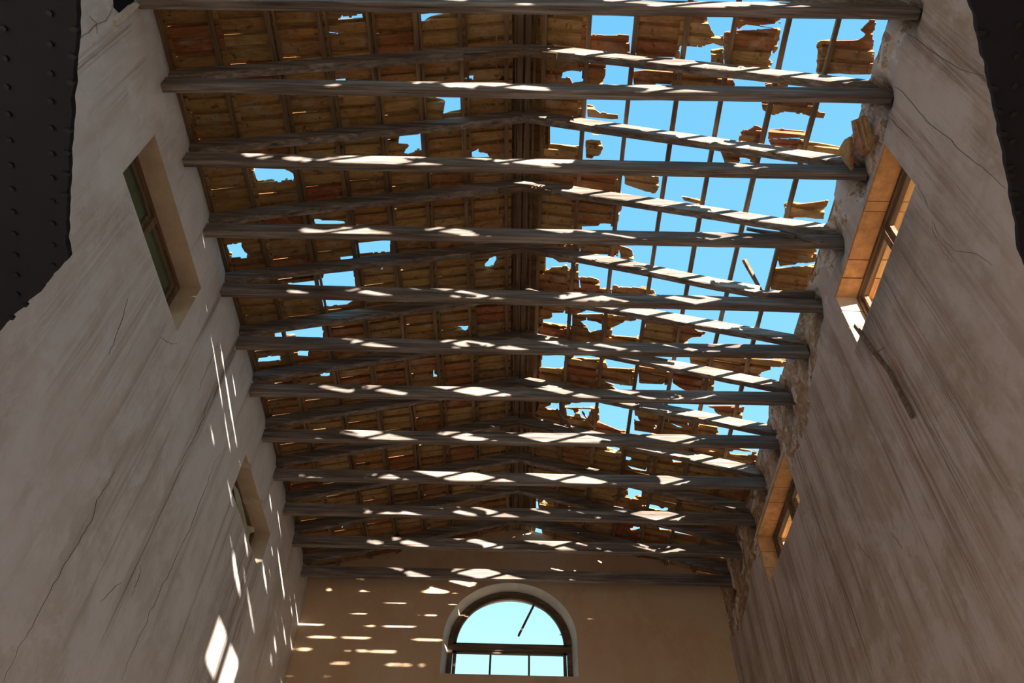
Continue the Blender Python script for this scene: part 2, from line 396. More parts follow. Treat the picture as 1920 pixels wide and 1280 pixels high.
# back wall with the arched window
def bpt(px, py): return on(px, py, 1, YB)
XW0, XW1 = bpt(824, 1262).x, bpt(1085, 1268).x
ZS0 = (bpt(824, 1262).z+bpt(1085, 1268).z)/2
ZSP = (bpt(835, 1190).z+bpt(1080, 1192).z)/2-.03
ZAP = bpt(955, 1092).z
XC = (XW0+XW1)/2; RW = (XW1-XW0)/2
def zroof(x): return ZT-SL*abs(x-XA)
def arch(x, k=1.0, dz=0):
    q = (x-XC)/(RW*k)
    return None if abs(q) >= 1 else ZSP+(ZAP-dz-ZSP)*math.sqrt(1-q*q)
def back_wall():
    mbv = []; mbf = []; wr = []
    xs = rng(XL-.3, XW0, .12)+[XC-RW*math.cos(math.pi*i/40) for i in range(41)]+rng(XW1, XR+.3, .12)[1:]+[XR+.3]
    def strip(xa, xb, za0, za1, zb0, zb1, nz_):
        k = len(mbv)
        for j in range(nz_+1):
            t = j/nz_
            mbv.append((xa, YB, za0+(za1-za0)*t)); mbv.append((xb, YB, zb0+(zb1-zb0)*t))
            wr.extend([(0, 0, 0, 1)]*2)
        for j in range(nz_): mbf.append((k+2*j, k+2*j+1, k+2*j+3, k+2*j+2))
    for xa, xb in zip(xs, xs[1:]):
        ra, rb = zroof(xa)+.0, zroof(xb)+.0
        xm = (xa+xb)/2
        if arch(xm) is None: strip(xa, xb, 0, ra, 0, rb, 10)
        else:
            strip(xa, xb, 0, ZS0, 0, ZS0, 4)
            strip(xa, xb, arch(xa) or ZSP, ra, arch(xb) or ZSP, rb, 6)
    # splayed reveal
    def outline(k, dz):
        pts = [(XC-RW*k, ZS0)]+[(XC-RW*k*math.cos(math.pi*i/36), ZSP+(ZAP-dz-ZSP)*math.sin(math.pi*i/36)) for i in range(37)]+[(XC+RW*k, ZS0)]
        return pts
    A = outline(1, 0); B = outline(.925, .03); n = len(A); k = len(mbv); n0 = len(mbf)
    for (x, z) in A: mbv.append((x, YB, z)); wr.append((0, 0, 0, 1))
    for (x, z) in B: mbv.append((x, YB+.22, z)); wr.append((0, 0, 0, 1))
    for (x, z) in B: mbv.append((x, YB+.45, z)); wr.append((0, 0, 0, 1))
    for r in (0, 1):
        for i in range(n): mbf.append((k+r*n+i, k+r*n+(i+1) % n, k+(r+1)*n+(i+1) % n, k+(r+1)*n+i))
    # outer face around the opening
    k2 = len(mbv); O = []
    for (x, z) in B:
        if z <= ZS0+.001: O.append((XL-.5 if x < XC else XR+.5, 0.))
        else: O.append((x, zroof(x)-.02))
    O = [(XL-.5, 0), (XL-.5, zroof(XL-.5))]+[(x, zroof(x)-.01) for x, _ in B[2:-2]]+[(XR+.5, zroof(XR+.5)), (XR+.5, 0)]
    for (x, z) in O: mbv.append((x, YB+.45, z)); wr.append((0, 0, 0, 1))
    for i in range(n-1): mbf.append((k+2*n+i, k+2*n+i+1, k2+i+1, k2+i))
    mbf.append((k+2*n, k2, k2+n-1, k+3*n-1))
    o = mk('wall_back', mbv, mbf, [PL_B, REV_W])
    ca = o.data.color_attributes.new('wear_shade', 'FLOAT_COLOR', 'POINT'); ca.data.foreach_set('color', np.array(wr, dtype=np.float32).ravel())
    for i, p in enumerate(o.data.polygons):
        if n0 <= i < n0+2*n: p.material_index = 1
    return tag(o, kind='structure')
REV_W = solid('whitewashed_reveal', (.62, .56, .50), .9, .12, 5)
back_wall()
# wall behind the camera; wide opening added, unseen, to let in sun for bounce
fw = MB(); fw.loft([[(XL-.5, y, 4.3), (XR+.5, y, 4.3), (XR+.5, y, zroof(XR+.5)), (XA, y, ZT), (XL-.5, y, zroof(XL-.5))] for y in (YF-.45, YF)])
fw.box(XL-.5, -2.0, YF-.45, YF, 0, 4.3).box(1.9, XR+.5, YF-.45, YF, 0, 4.3)
tag(fw.build('wall_front', REV_L), kind='structure')
# ------------------------------------------------------------------ windows
def side_window(nm, side, q, glass=None):
    a, b, c, e = q; X = XL if side < 0 else XR
    c += ZC; e += ZC; x0, x1 = X+side*.20, X+side*.29
    root = empty(nm, (x0, (a+b)/2, c)); tag(root, kind='structure')
    def P(name, m): m.v = [(v[0]-root.location.x, v[1]-root.location.y, v[2]-root.location.z) for v in m.v]; return m.build(name, W_DARK, root)
    xa, xb = min(x0, x1), max(x0, x1)
    f = MB(); f.box(xa, xb, a, b, e-.045, e); f.box(xa, xb, a, b, c, c+.05); f.box(xa, xb, a, a+.05, c+.05, e-.045); f.box(xa, xb, b-.05, b, c+.05, e-.045)
    P('window_frame', f)
    ym = (a+b)/2
    P('mullion', MB().box(xa-.01, xb+.01, ym-.03, ym+.03, c+.05, e-.045))
    for (y0, y1) in ((a+.055, ym-.035), (ym+.035, b-.055)):
        s = MB(); xs0, xs1 = X+side*.225, X+side*.265; xs0, xs1 = min(xs0, xs1), max(xs0, xs1)
        s.box(xs0, xs1, y0, y1, e-.085, e-.05); s.box(xs0, xs1, y0, y1, c+.055, c+.09); s.box(xs0, xs1, y0, y0+.035, c+.09, e-.085); s.box(xs0, xs1, y1-.035, y1, c+.09, e-.085)
        so_ = P('sash', s)
        if glass:
            gx = X+side*.245
            # a pane broken along its lower far corner
            pts = [(y0+.03, c+.085), (y0+.30*(y1-y0), c+.085), (y0+.42*(y1-y0), c+.2), (y0+.6*(y1-y0), c+.14), (y0+.75*(y1-y0), c+.3), (y1-.03, c+.24), (y1-.03, e-.08), (y0+.03, e-.08)]
            m_ = MB().loft([[(gx+dx-root.location.x, py-root.location.y, pz-root.location.z) for py, pz in pts] for dx in (0, .004)])
            m_.build('pane', glass, so_)
    return root
wn = 1
WROOT = {}
for side in (-1, 1):
    for k, q in enumerate(WIN[side]):
        WROOT[(side, k)] = side_window('window_%d' % wn, side, q, G_DIRTY if side < 0 and k else None); wn += 1
# ochre stone blocks lining the heads of the right-hand windows
def head_stones(k, joints, wall):
    a, b, c, e = WIN[1][k]
    es = [a]+joints+[b]
    for i, (y0, y1) in enumerate(zip(es, es[1:])):
        m = MB(); z0 = e+ZC; dz = .012+.010*random.random()
        x0, x1 = XR+.004, XR+.195
        g_ = .004
        pts = [(x0+.006*random.random(), y0+g_), (x1, y0+g_+.01*(random.random()-.5)), (x1, y1-g_), (x0+.006*random.random(), y1-g_+.01*(random.random()-.5))]
        m.loft([[(x, y, z0+.01) for x, y in pts], [(x, y, z0-dz) for x, y in pts]])
        m.build('lintel_stone', REV_STONE, wall)
        m = MB(); m.loft([[(x+.30, y, z0+.01) for x, y in pts], [(x+.30, y, z0-dz) for x, y in pts]])
        m.build('lining_board', PINE, wall)
    for i in range(3):
        z0 = c+ZC+(e-c)*i/3; z1 = c+ZC+(e-c)*(i+1)/3
        MB().box(XR+.004, XR+.195, b-.012-.008*random.random(), b+.01, z0+.004, z1-.004).build('jamb_stone', REV_L if k == 1 else REV_STONE, wall)
head_stones(1, [3.42, 3.52, 4.02, 4.22], WR)
head_stones(2, [6.85, 7.18, 7.45, 7.78], WR)
# arched window in the back wall
def arched_window():
    yw = YB+.20; root = empty('window_7', (XC, yw, ZS0)); tag(root, kind='structure')
    L_ = Vector(root.location)
    def B(m, nm, mat, par=None):
        m.v = [tuple(Vector(v)-L_) for v in m.v]; return m.build(nm, mat, par or root)
    k = .93
    def curve(kk, dz, n=30, a0=0, a1=math.pi): return [(XC-RW*kk*math.cos(a0+(a1-a0)*i/n), ZSP+(ZAP-dz-ZSP)*math.sin(a0+(a1-a0)*i/n)) for i in range(n+1)]
    def archbar(k0, d0, k1, d1, ya, yb):
        A = curve(k0, d0); Bc = curve(k1, d1); m = MB(); rings = []
        for (xa, za), (xb, zb) in zip(A, Bc): rings.append([(xa, ya, za), (xa, yb, za), (xb, yb, zb), (xb, ya, zb)])
        m.loft(rings); return m
    B(archbar(.935, .025, .86, .085, yw-.01, yw+.08), 'arch_frame', W_DARKX)
    B(archbar(.865, .08, .815, .125, yw+.01, yw+.055), 'arch_sash', W_DARKX)
    zt = ZSP
    B(MB().box(XC-RW*.93, XC+RW*.93, yw-.015, yw+.08, zt-.095, zt-.015), 'transom', W_DARKX)
    B(MB().box(XC-RW*.86, XC+RW*.86, yw+.01, yw+.06, zt-.02, zt+.025), 'sash_rail', W_DARKX)
    for sx_ in (-1, 1):
        x0, x1 = XC+sx_*RW*.93, XC+sx_*RW*.86
        B(MB().box(min(x0, x1), max(x0, x1), yw-.01, yw+.08, ZS0, zt-.09), 'jamb', W_DARK)
        x0, x1 = XC+sx_*RW*.85, XC+sx_*RW*.80
        B(MB().box(min(x0, x1), max(x0, x1), yw+.01, yw+.05, ZS0+.02, zt-.10), 'sash_stile', W_DARK)
    B(MB().box(XC-RW*.85, XC+RW*.85, yw+.01, yw+.05, zt-.125, zt-.10), 'sash_rail', W_DARKX)
    B(MB().box(XC-RW*.86, XC+RW*.86, yw-.01, yw+.07, ZS0-.01, ZS0+.025), 'bottom_rail', W_DARKX)
    for px in (919, 992):
        x = on(px, 1240, 1, yw).x
        B(MB().box(x-.014, x+.014, yw+.015, yw+.045, ZS0+.02, zt-.11), 'glazing_bar', W_DARK)
    a = on(972, 1192, 1, yw+.03); b = on(1006, 1124, 1, yw+.03)
    B(MB().bar(a, b, .028, .028, (0, 1, 0)), 'leaning_glazing_bar', W_DARK)
    a = on(903, 1114, 1, yw+.03); b = on(911, 1129, 1, yw+.03)
    B(MB().bar(a, b, .026, .026, (0, 1, 0)), 'broken_glazing_bar', W_DARK)
    # glass splinters left in the rebates
    sh = [[(849, 1212), (868, 1211), (862, 1222), (853, 1228), (848, 1226)], [(868, 1211), (905, 1211), (897, 1215), (880, 1214), (866, 1217)], [(930, 1212), (944, 1212), (939, 1215), (933, 1214)],
          [(995, 1212), (1004, 1213), (1001, 1216), (996, 1216)], [(1048, 1190), (1054, 1186), (1053, 1175), (1056, 1170), (1061, 1192)], [(852, 1178), (856, 1165), (866, 1155), (862, 1164), (856, 1172)], [(1012, 1126), (1022, 1129), (1032, 1137), (1020, 1131)], [(1062, 1214), (1064, 1220), (1062, 1228), (1060, 1214)]]
    for s in sh:
        p = [on(x, y, 1, yw+.03) for x, y in s]
        m = MB().loft([[q+Vector((0, dy, 0)) for q in p] for dy in (0, .004)])
        B(m, 'glass_splinter', G_SHARD)
arched_window()
# ------------------------------------------------------------------ trusses
APX = [7.40, 7.36, 7.50, 7.44, 7.37, 7.40, 7.47, 7.42, 7.44, 7.40, 7.42, 7.42]
ordn = ['first', 'second', 'third', 'fourth', 'fifth', 'sixth', 'seventh', 'eighth', 'ninth', 'tenth', 'eleventh', 'twelfth']
xtra = {0: 'cut by the picture edge', 1: 'striped by sun at its middle', 2: 'above the near end of the right window', 3: 'splintered at its right end',
        4: 'with a snapped right rafter', 5: 'under the snapped one', 6: 'with broad sun patches across its middle', 7: 'with two long sun patches',
        8: 'beside the far right window', 9: 'with small scattered sun spots', 10: 'in front of the plain gable', 11: 'just above the arched window'}
TRUSS = []
for i, (yl, yr) in enumerate(TIE_Y):
    root = empty('roof_truss', (XA, (yl+yr)/2, H))
    tag(root, 'roof truss %s from the top, %s' % (ordn[i], xtra[i]), 'roof truss', 'roof trusses')
    loc = Vector(root.location)
    def sub(m, nm, mat): m.v = [tuple(Vector(v)-loc) for v in m.v]; return m.build(nm, mat, root)
    tw, thh = .078, .150
    xe0, xe1 = XL-.12, XR+.10
    m = MB().bar((xe0, yl+tw/2, H+thh/2), (xe1, yr+tw/2, H+thh/2), tw, thh, (0, 1, 0), seg=26, rough=.006, seed=i*5+1, cham=.006, warp=.006)
    sub(m, 'tie_beam', W_TIE)
    ym = (yl+yr)/2
    a = 7.42+(APX[i]-7.42)*.6+ZC
    rh = .142; zc_a = a+rh/2+.004; zw = 6.60+rh/2+ZC
    ra = Vector((XA, ym+.04, zc_a))
    lend = Vector((XL-.14, yl+.04, zw-.02)); rend = Vector((XR+.12, yr+.04, zw-.02))
    sub(MB().bar(lend, ra-Vector((.002, 0, 0)), .074, rh, (0, 1, 0), seg=14, rough=.008, seed=i*5+2, cham=.006, warp=.009), 'rafter', W_RAF)
    if i == 4:
        bk = Vector((2.42, ym+.05, zw+.10-.10))
        o = sub(MB().bar(ra+Vector((.002, 0, 0)), bk, .074, rh*.95, (0, 1, 0), seg=12, rough=.009, seed=77, cham=.006, warp=.02), 'rafter', W_RAF); o['label'] = 'rafter snapped short of the wall'
        m = MB()
        for q in range(4):
            dd = Vector((.12+.05*random.random(), .02*(q-1.5), -.05+.01*q))
            p = bk+Vector((-.06, (q-1.5)*.018, -.04+.02*q))
            m.loft(tube([p, p+dd*.6, p+dd], [.012, .008, .002], 4))
        sub(m, 'splinters', W_RAF)
        sub(MB().bar((2.40, ym+.06, zw-.035), (XR+.05, ym+.03, zw-.06), .10, .03, (0, 1, 0), seg=6, rough=.01, seed=5), 'fallen_board', W_RAF)
    else:
        sub(MB().bar(ra+Vector((.002, 0, 0)), rend, .074, rh, (0, 1, 0), seg=14, rough=.008, seed=i*5+3, cham=.006, warp=.009), 'rafter', W_RAF)
    if i == 3:
        for (p0, p1, w_) in (((1468, 431), (1541, 452), .06), ((1400, 428), (1490, 442), .03)):
            A_ = on(p0[0], p0[1], 1, yl-.012); B_ = on(p1[0], p1[1], 1, yl-.02)
            sub(MB().bar(A_, B_, .02, w_, (0, 1, 0), seg=6, rough=.02, seed=9), 'splintered_board', W_RAF)
    # cleat nailed under the apex
    if i in (1, 3, 4, 7, 8):
        s0 = -.55 if i in (1, 4, 7) else -.25; s1 = .3 if i != 8 else .45
        m = MB()
        zc2 = zc_a-rh/2-.018
        m.bar((XA+s0, ym+.04, zc2-SL*abs(s0)), (XA, ym+.04, zc2), .06, .03, (0, 1, 0)); m.bar((XA, ym+.04, zc2), (XA+s1, ym+.04, zc2-SL*s1), .06, .03, (0, 1, 0))
        sub(m, 'apex_cleat', W_DARKX)
    TRUSS.append(root)
# ------------------------------------------------------------------ roof slopes: battens, tiles
BX = {-1: [onroof(x, 200, ZB, -1).x for x in (951, 868, 788, 707, 621, 531, 433)]+[-3.12],
      1: [onroof(x, 200, ZB, 1).x for x in (1018, 1093, 1177, 1265, 1349, 1441, 1528)]+[2.99]}
roofs = {}
for side in (-1, 1):
    r = empty('roof_left' if side < 0 else 'roof_right', (side*1.5, 3, ZB)); tag(r, kind='structure'); roofs[side] = r
def local(m, root):
    L_ = Vector(root.location); m.v = [tuple(Vector(v)-L_) for v in m.v]; return m
for side in (-1, 1):
    for k, bx in enumerate(BX[side]):
        zc_ = ZB-SL*abs(bx-XA)+.018
        segs = [(YF, YB+.1)]
        if side > 0 and k == 6: segs = [(YF, 5.15), (5.22, YB+.1)]
        for (y0, y1) in segs:
            m = MB(); m.bar((bx+.012*side*0, y0, zc_), (bx, y1, zc_), .042, .036, (1, 0, 0), seg=34, rough=.006, seed=k*3+side*50, warp=.028)
            local(m, roofs[side]).build('batten', W_BAT, roofs[side])
        if side < 0 and k in (1, 2, 3, 4, 5):            # second lath beside each batten
            m = MB(); m.bar((bx+.055, YF, zc_+.012), (bx+.05, YB+.1, zc_+.012), .022, .02, (1, 0, 0), seg=34, rough=.007, seed=k*3+9, warp=.02)
            local(m, roofs[side]).build('lath', W_BAT, roofs[side])
# ridge timbers and ridge tiles
rg = empty('roof_ridge', (XA, 3, ZB)); tag(rg, kind='structure')
for dx, dz, wd, ht in ((-.034, .0, .056, .05), (.034, .0, .056, .05), (-.086, .012, .016, .03), (.10, .012, .02, .03)):
    m = MB().bar((XA+dx, YF, ZB+dz+.02-SL*abs(dx)), (XA+dx, YB+.1, ZB+dz+.02-SL*abs(dx)), wd, ht, (1, 0, 0), seg=30, rough=.006, seed=dx*100, warp=.012)
    local(m, rg).build('ridge_board', W_DARK, rg)
yy = YF
while yy < YB+.2:
    L_ = .34+.02*random.random(); m = MB(); rings = []
    for ya, rs in ((yy, .0), (yy+L_+.03, .012)):
        out = [(XA+(.27+rs)*math.cos(a), ya, ZT+.0-.02+(.15+rs)*math.sin(a)-.03) for a in [math.pi*q/8 for q in range(9)]]
        inn = [(XA+(.255+rs)*math.cos(a), ya, ZT+.0-.02+(.135+rs)*math.sin(a)-.03) for a in [math.pi*q/8 for q in range(8, -1, -1)]]
        rings.append(out+inn)
    m.loft(rings); local(m, rg).build('ridge_tile', TILE, rg); yy += L_
# --- holes / remains, traced as polygons lying in the tile plane
HL = [[(628,41),(640,30),(655,33),(678,26),(679,37),(653,39),(640,41)], [(606,59),(633,63),(633,65),(607,61.5)],
 [(621,150),(621,182),(645,181),(644,150)], [(359,227.5),(380,231),(380,233),(360,229.5)],
 [(469,313),(517,312),(540,321),(550,327),(549,339),(535,338),(524,343),(508,340),(481,343),(475,329)],
 [(784,30),(815,25),(858,20),(842,28),(822,31),(808,35),(788,44)],
 [(794.5,168),(867,168),(867,207),(845,211),(830,216),(834,193),(796,183)], [(866,149),(886,143),(885,152)], [(934,150),(944,144),(944,152)],
 [(746,258),(784,255),(783,247),(790,249),(793,282),(784,281),(774,287),(765,290),(756,289),(766,274),(763,270),(747,272)],
 [(882,287),(893,283),(897,279),(897,286),(914,291),(918,296),(883,297)],
 [(422,462),(450,457.5),(455,470),(462,485),(432,487)],
 [(538,533),(586,528),(606,522),(607,514),(662,500),(668,560),(650,572),(600,578),(600,560),(590,545),(545,540)],
 [(586,414),(645,415),(646,421),(590,423)], [(662,459),(731,449),(732,474),(663,482)], [(739,449),(768,452),(741,456)], [(636,482),(661,480),(661,490),(636,490)],
 [(515,622),(604,612),(606,634),(537,634),(515,634)], [(557,660),(578,660),(578,670),(558,669)],
 [(482,673),(495,672),(505,669),(524,668),(526,677),(510,679),(484,681)], [(592,703),(618,699),(618,706),(604,707)],
 [(909,495),(919,485),(922,483),(929,477),(930,487),(926,495),(924,502),(915,506),(907,505)],
 [(845,615),(862,612),(882,613),(876,617),(872,621),(855,618)], [(813,692),(815,702),(822,704),(822,708),(813,708)],
 [(903,930),(915,922),(930,918),(942,911),(941,928),(903,935)], [(716,500),(718,500),(714,508),(713,507)], [(639,990),(643,987),(641,992)]]
PR = [ # what is left on the right slope, near part (tile plane outlines)
 [(1015,-60),(1108,-60),(1106,100),(1093,154),(1093,235),(1091,300),(1088,360),(1092,420),(1085,480),(1086,550),(1078,600),(1075,680),(1060,760),(1058,900),(1010,900)],   # row A
 [(1108,66),(1181,67),(1181,118),(1108,100)], [(1095,120),(1137,122),(1137,140),(1130,160),(1094,156)],
 [(1102,199),(1112,202),(1124,212),(1137,214),(1159,217),(1159,226),(1102,222)],
 [(1098,262),(1125,265),(1130,279),(1127,286),(1122,298),(1098,297)], [(1101,245),(1112,249),(1144,250),(1138,254),(1112,254)],
 [(1085,322),(1162,322),(1160,358),(1170,370),(1157,425),(1085,425)], [(1085,440),(1162,440),(1159,482),(1088,478)], [(1159,462),(1176,465),(1184,469),(1189,487),(1175,490),(1164,484)],
 [(1085,520),(1112,522),(1124,527),(1124,544),(1090,544)], [(1082,540),(1147,545),(1147,566),(1080,590),(1078,560)],
 [(1193,20),(1275,22),(1275,110),(1193,106)], [(1186,130),(1205,133),(1230,130),(1262,134),(1262,160),(1188,158)],
 [(1170,320),(1221,326),(1223,333),(1236,332),(1236,352),(1229,366),(1200,356),(1172,346)],
 [(1149,536),(1155,534),(1160,539),(1200,541),(1224,544),(1229,554),(1228,567),(1147,567)], [(1224,563),(1290,568),(1290,580),(1224,580)],
 [(1270,20),(1324,29),(1328,42),(1330,50),(1342,70),(1357,72),(1355,89),(1337,82),(1325,85),(1314,89),(1295,86),(1270,88)],
 [(1262,132),(1352,144),(1375,150),(1380,160),(1372,164),(1262,164)],
 [(1278,369),(1300,374),(1327,383),(1312,384),(1285,379)], [(1280,395),(1312,400),(1322,408),(1310,410)],
 [(1380,28),(1466,32),(1465,42),(1450,47),(1435,48),(1421,49),(1400,47),(1385,56),(1378,44)],
 [(1358,62),(1465,54),(1462,74),(1458,94),(1448,104),(1441,114),(1450,118),(1444,130),(1360,124)],
 [(1336,98),(1357,95),(1357,120),(1334,118)],
 [(1436,157),(1480,158),(1478,165),(1438,165)],
 [(1431,188),(1538,193),(1533,210),(1547,212),(1546,224),(1530,222),(1520,220),(1505,215),(1485,212),(1465,211),(1455,218),(1440,212),(1431,205)],
 [(1387,257),(1403,246),(1418,237),(1429,242),(1431,265),(1428,290),(1400,296),(1380,280)], [(1443,247),(1470,248),(1480,250),(1515,254),(1512,261),(1441,261)],
 [(1441,262),(1480,263),(1525,268),(1550,273),(1579,279),(1579,296),(1450,280)], [(1350,282),(1380,285),(1424,296),(1421,308),(1390,300),(1367,330)],
 [(1536,79),(1640,76),(1640,142),(1534,140)], [(1614,59),(1622,50),(1633,39),(1644,42),(1640,60),(1636,79),(1602,80),(1620,72),(1626,66)],
 [(1475,385),(1510,382),(1554,378),(1548,392),(1545,412),(1473,410)],
 [(1463,468),(1470,455),(1532,455),(1532,492),(1510,495),(1462,500),(1459,490)], [(1447,505),(1530,500),(1530,525),(1525,545),(1500,548),(1445,545)], [(1460,548),(1535,545),(1560,580),(1470,580)],
 [(1075,590),(1145,590),(1150,592),(1192,597),(1192,602),(1180,603),(1165,608),(1158,612),(1150,616),(1147,625),(1147,632),(1160,631),(1204,636),(1201,650),(1075,650)],
 [(1205,596),(1292,610),(1310,622),(1325,624),(1318,632),(1298,633),(1290,638),(1287,660),(1200,660)],
 [(1060,672),(1135,676),(1140,690),(1191,695),(1188,725),(1060,730)], [(1196,686),(1262,699),(1260,715),(1256,722),(1200,719)],
 [(1264,690),(1340,712),(1338,740),(1290,735),(1276,728),(1262,718)], [(1295,660),(1480,680),(1464,690),(1452,694),(1428,699),(1424,716),(1400,705),(1340,700),(1295,690)],
 [(1060,725),(1140,722),(1158,732),(1158,745),(1060,760)], [(1190,765),(1280,782),(1345,800),(1350,830),(1190,812)], [(1327,762),(1396,764),(1392,780),(1390,793),(1360,790),(1340,772)],
 [(1058,765),(1124,766),(1140,790),(1174,813),(1360,835),(1420,850),(1420,880),(1500,900),(1480,1100),(900,1100),(940,900),(1010,760)]]
HR = [[(1055,141),(1066,136),(1093,134),(1093,156),(1072,157),(1068,148),(1052,147)], [(1023,236),(1090,241),(1089,277),(1023,273)],
 [(1021,479),(1030,480),(1040,487),(1048,493),(1080,494),(1080,500),(1068,508),(1062,500),(1048,502),(1036,502),(1022,511)],
 [(1060,453),(1082,454),(1078,464),(1070,460),(1061,462)], [(1035,588),(1073,588),(1073,611),(1060,616),(1045,610),(1016,608),(1014,600),(1036,598)],
 [(1010,667),(1060,667),(1058,694),(1008,689)], [(1013,760),(1020,764),(1048,757),(1048,772),(1026,768)], [(1015,945),(1020,937),(1025,943),(1031,949)],
 [(1087,603),(1100,601),(1118,605),(1130,610),(1129,623),(1118,621),(1107,625),(1099,613)],
 [(1150,614),(1168,605),(1180,603),(1212,608),(1206,632),(1190,633),(1175,630),(1148,628)],
 [(1137,682),(1150,686),(1168,682),(1190,688),(1190,692),(1176,688),(1160,690)], [(1132,715),(1160,722),(1188,726),(1194,732),(1160,730)],
 [(1085,768),(1110,769),(1106,780),(1100,790),(1090,783)], [(1062,768),(1080,776),(1076,784),(1064,780)],
 [(1124,764),(1186,772),(1182,790),(1174,792),(1170,812),(1124,793)], [(1190,778),(1202,791),(1192,790)], [(1227,797),(1235,801),(1232,806)],
 [(1255,792),(1270,798),(1283,803),(1302,795),(1290,801),(1283,804),(1270,802)],
 [(1137,838),(1164,838),(1159,852),(1140,845)], [(1168,856),(1187,864),(1175,863)], [(1175,872),(1210,883),(1214,878),(1212,886),(1185,880)],
 [(1252,853),(1262,856),(1280,861),(1278,869),(1262,868),(1259,860)], [(1326,845),(1346,849),(1330,848)], [(1367,846),(1412,848),(1411,856),(1370,852)],
 [(1177,915),(1190,916),(1204,919),(1202,935),(1185,937),(1177,934)], [(1051,937),(1062,940),(1070,944),(1071,952),(1064,946)],
 [(1123,947),(1130,950),(1140,951),(1138,957),(1128,955)], [(1207,947),(1225,948),(1240,954),(1253,955),(1251,960),(1230,957),(1211,951)],
 [(1229,981),(1256,987),(1304,1002),(1302,1007),(1256,996),(1237,994),(1234,988)], [(1181,992),(1190,990),(1202,990),(1200,994),(1185,996)], [(1253,1046),(1262,1048),(1260,1050)]]
def poly(side, pts, jit=.004):
    P = []
    n = len(pts)
    for i in range(n):
        a = onroof(*pts[i], ZT+.005, side); b = onroof(*pts[(i+1) % n], ZT+.005, side)
        L_ = (a-b).length; k = max(1, int(L_/.03))
        for q in range(k):
            p = a.lerp(b, q/k)
            P.append((abs(p.x-XA)+jit*2*n1(p.x*26, p.y*26, 3), p.y+jit*2*n1(p.x*28, p.y*28, 8)))
    return P
POLYH = {-1: [poly(-1, q) for q in HL], 1: [poly(1, q) for q in HR]}
POLYP = {-1: None, 1: [poly(1, q) for q in PR]}
# unseen holes added behind the camera to throw light flecks on the left wall
def back_hole(y, z, dy, dz, w_):
    """lens-shaped fleck on the left wall (y,z)-(y+dy,z+dz) traced back along the sun to the right slope"""
    pts = []
    nrm = Vector((-dz, dy)).normalized()
    for t, s in ((0, 0), (.2, .7), (.5, 1), (.8, .7), (1, 0), (.8, -.7), (.5, -1), (.2, -.7)):
        yy_, zz_ = y+dy*t+nrm.x*s*w_, z+dz*t+nrm.y*s*w_
        # point (XL,yy,zz) - SUN*k  meets z = ZT - SL*(x-XA)
        k = (ZT-ZC-SL*(XL-XA)-zz_)/(-SUN.z-SUN.x*SL*-1*-1) if False else (ZT-ZC-SL*(XL-XA)-zz_)/(-SUN.z+SL*-SUN.x)
        pts.append((XL-SUN.x*k-XA, yy_-SUN.y*k))
    return pts
FLECK = [(3.95,6.34,.36,-.12,.028),(4.42,6.17,.34,-.13,.026),(4.28,6.02,.30,-.12,.02),(4.10,6.22,.2,-.07,.018),(4.81,5.78,.42,-.19,.022),(5.10,5.91,.45,-.17,.024),(5.19,6.13,.30,-.13,.022),(5.56,5.71,.41,-.18,.026),(5.66,5.41,.24,-.07,.02),
 (6.06,6.36,.36,-.15,.026),(6.36,6.22,.3,-.14,.024),(5.64,6.20,.25,-.13,.018),(5.9,6.02,.16,-.08,.014),(6.2,5.84,.2,-.09,.012),(6.5,5.7,.3,-.12,.02),(6.85,5.55,.2,-.09,.016),(6.9,6.12,.3,-.13,.018),(7.3,6.3,.25,-.1,.016),(7.0,5.95,.4,-.18,.024),(7.45,6.1,.4,-.2,.02),(7.6,5.65,.35,-.16,.03),(8.1,5.6,.4,-.18,.03),(8.9,5.83,.4,-.17,.035),(8.94,5.58,.3,-.13,.025),(9.84,5.53,.17,-.1,.015),(9.3,5.37,.1,-.05,.012),(8.6,5.38,.1,-.07,.02),(8.3,5.95,.25,-.12,.02)]
FP = [back_hole(q[0]-.02, q[1]+.01, q[2]*1.12, q[3]*1.12, q[4]*1.75) for q in FLECK]
FP = [p for p in FP if max(q[1] for q in p) < 1.9]
POLYH[1] += FP
def crossings(poly_, v):
    r = []
    n = len(poly_)
    for i in range(n):
        (u0, v0), (u1, v1) = poly_[i], poly_[(i+1) % n]
        if (v0 > v) != (v1 > v): r.append(u0+(u1-u0)*(v-v0)/(v1-v0))
    return sorted(r)
def bbox(p): return (min(q[0] for q in p), max(q[0] for q in p), min(q[1] for q in p), max(q[1] for q in p))
BBH = {s: [(p, bbox(p)) for p in POLYH[s]] for s in (-1, 1)}
BBP = [(p, bbox(p)) for p in POLYP[1]]
def sub_int(I, J):
    for (a, b) in J:
        R = []
        for (c, d) in I:
            if b <= c or a >= d: R.append((c, d)); continue
            if a > c: R.append((c, a))
            if b < d: R.append((b, d))
        I = R
    return I
def intervals(side, u0, u1, v):
    I = [(u0, u1)]
    if side > 0 and v > 1.9:
        K = []
        for p, bb in BBP:
            if bb[2] <= v <= bb[3] and bb[1] > u0 and bb[0] < u1:
                c = crossings(p, v); K += [(max(u0, a), min(u1, b)) for a, b in zip(c[::2], c[1::2]) if min(u1, b) > max(u0, a)]
        K.sort(); Mg = []
        for a, b in K:
            if Mg and a <= Mg[-1][1]: Mg[-1] = (Mg[-1][0], max(b, Mg[-1][1]))
            else: Mg.append((a, b))
        I = Mg
    for p, bb in BBH[side]:
        if bb[2] <= v <= bb[3] and bb[1] > u0 and bb[0] < u1:
            c = crossings(p, v); I = sub_int(I, list(zip(c[::2], c[1::2])))
    return [(a, b) for a, b in I if b-a > .012]
PITCHV = .262
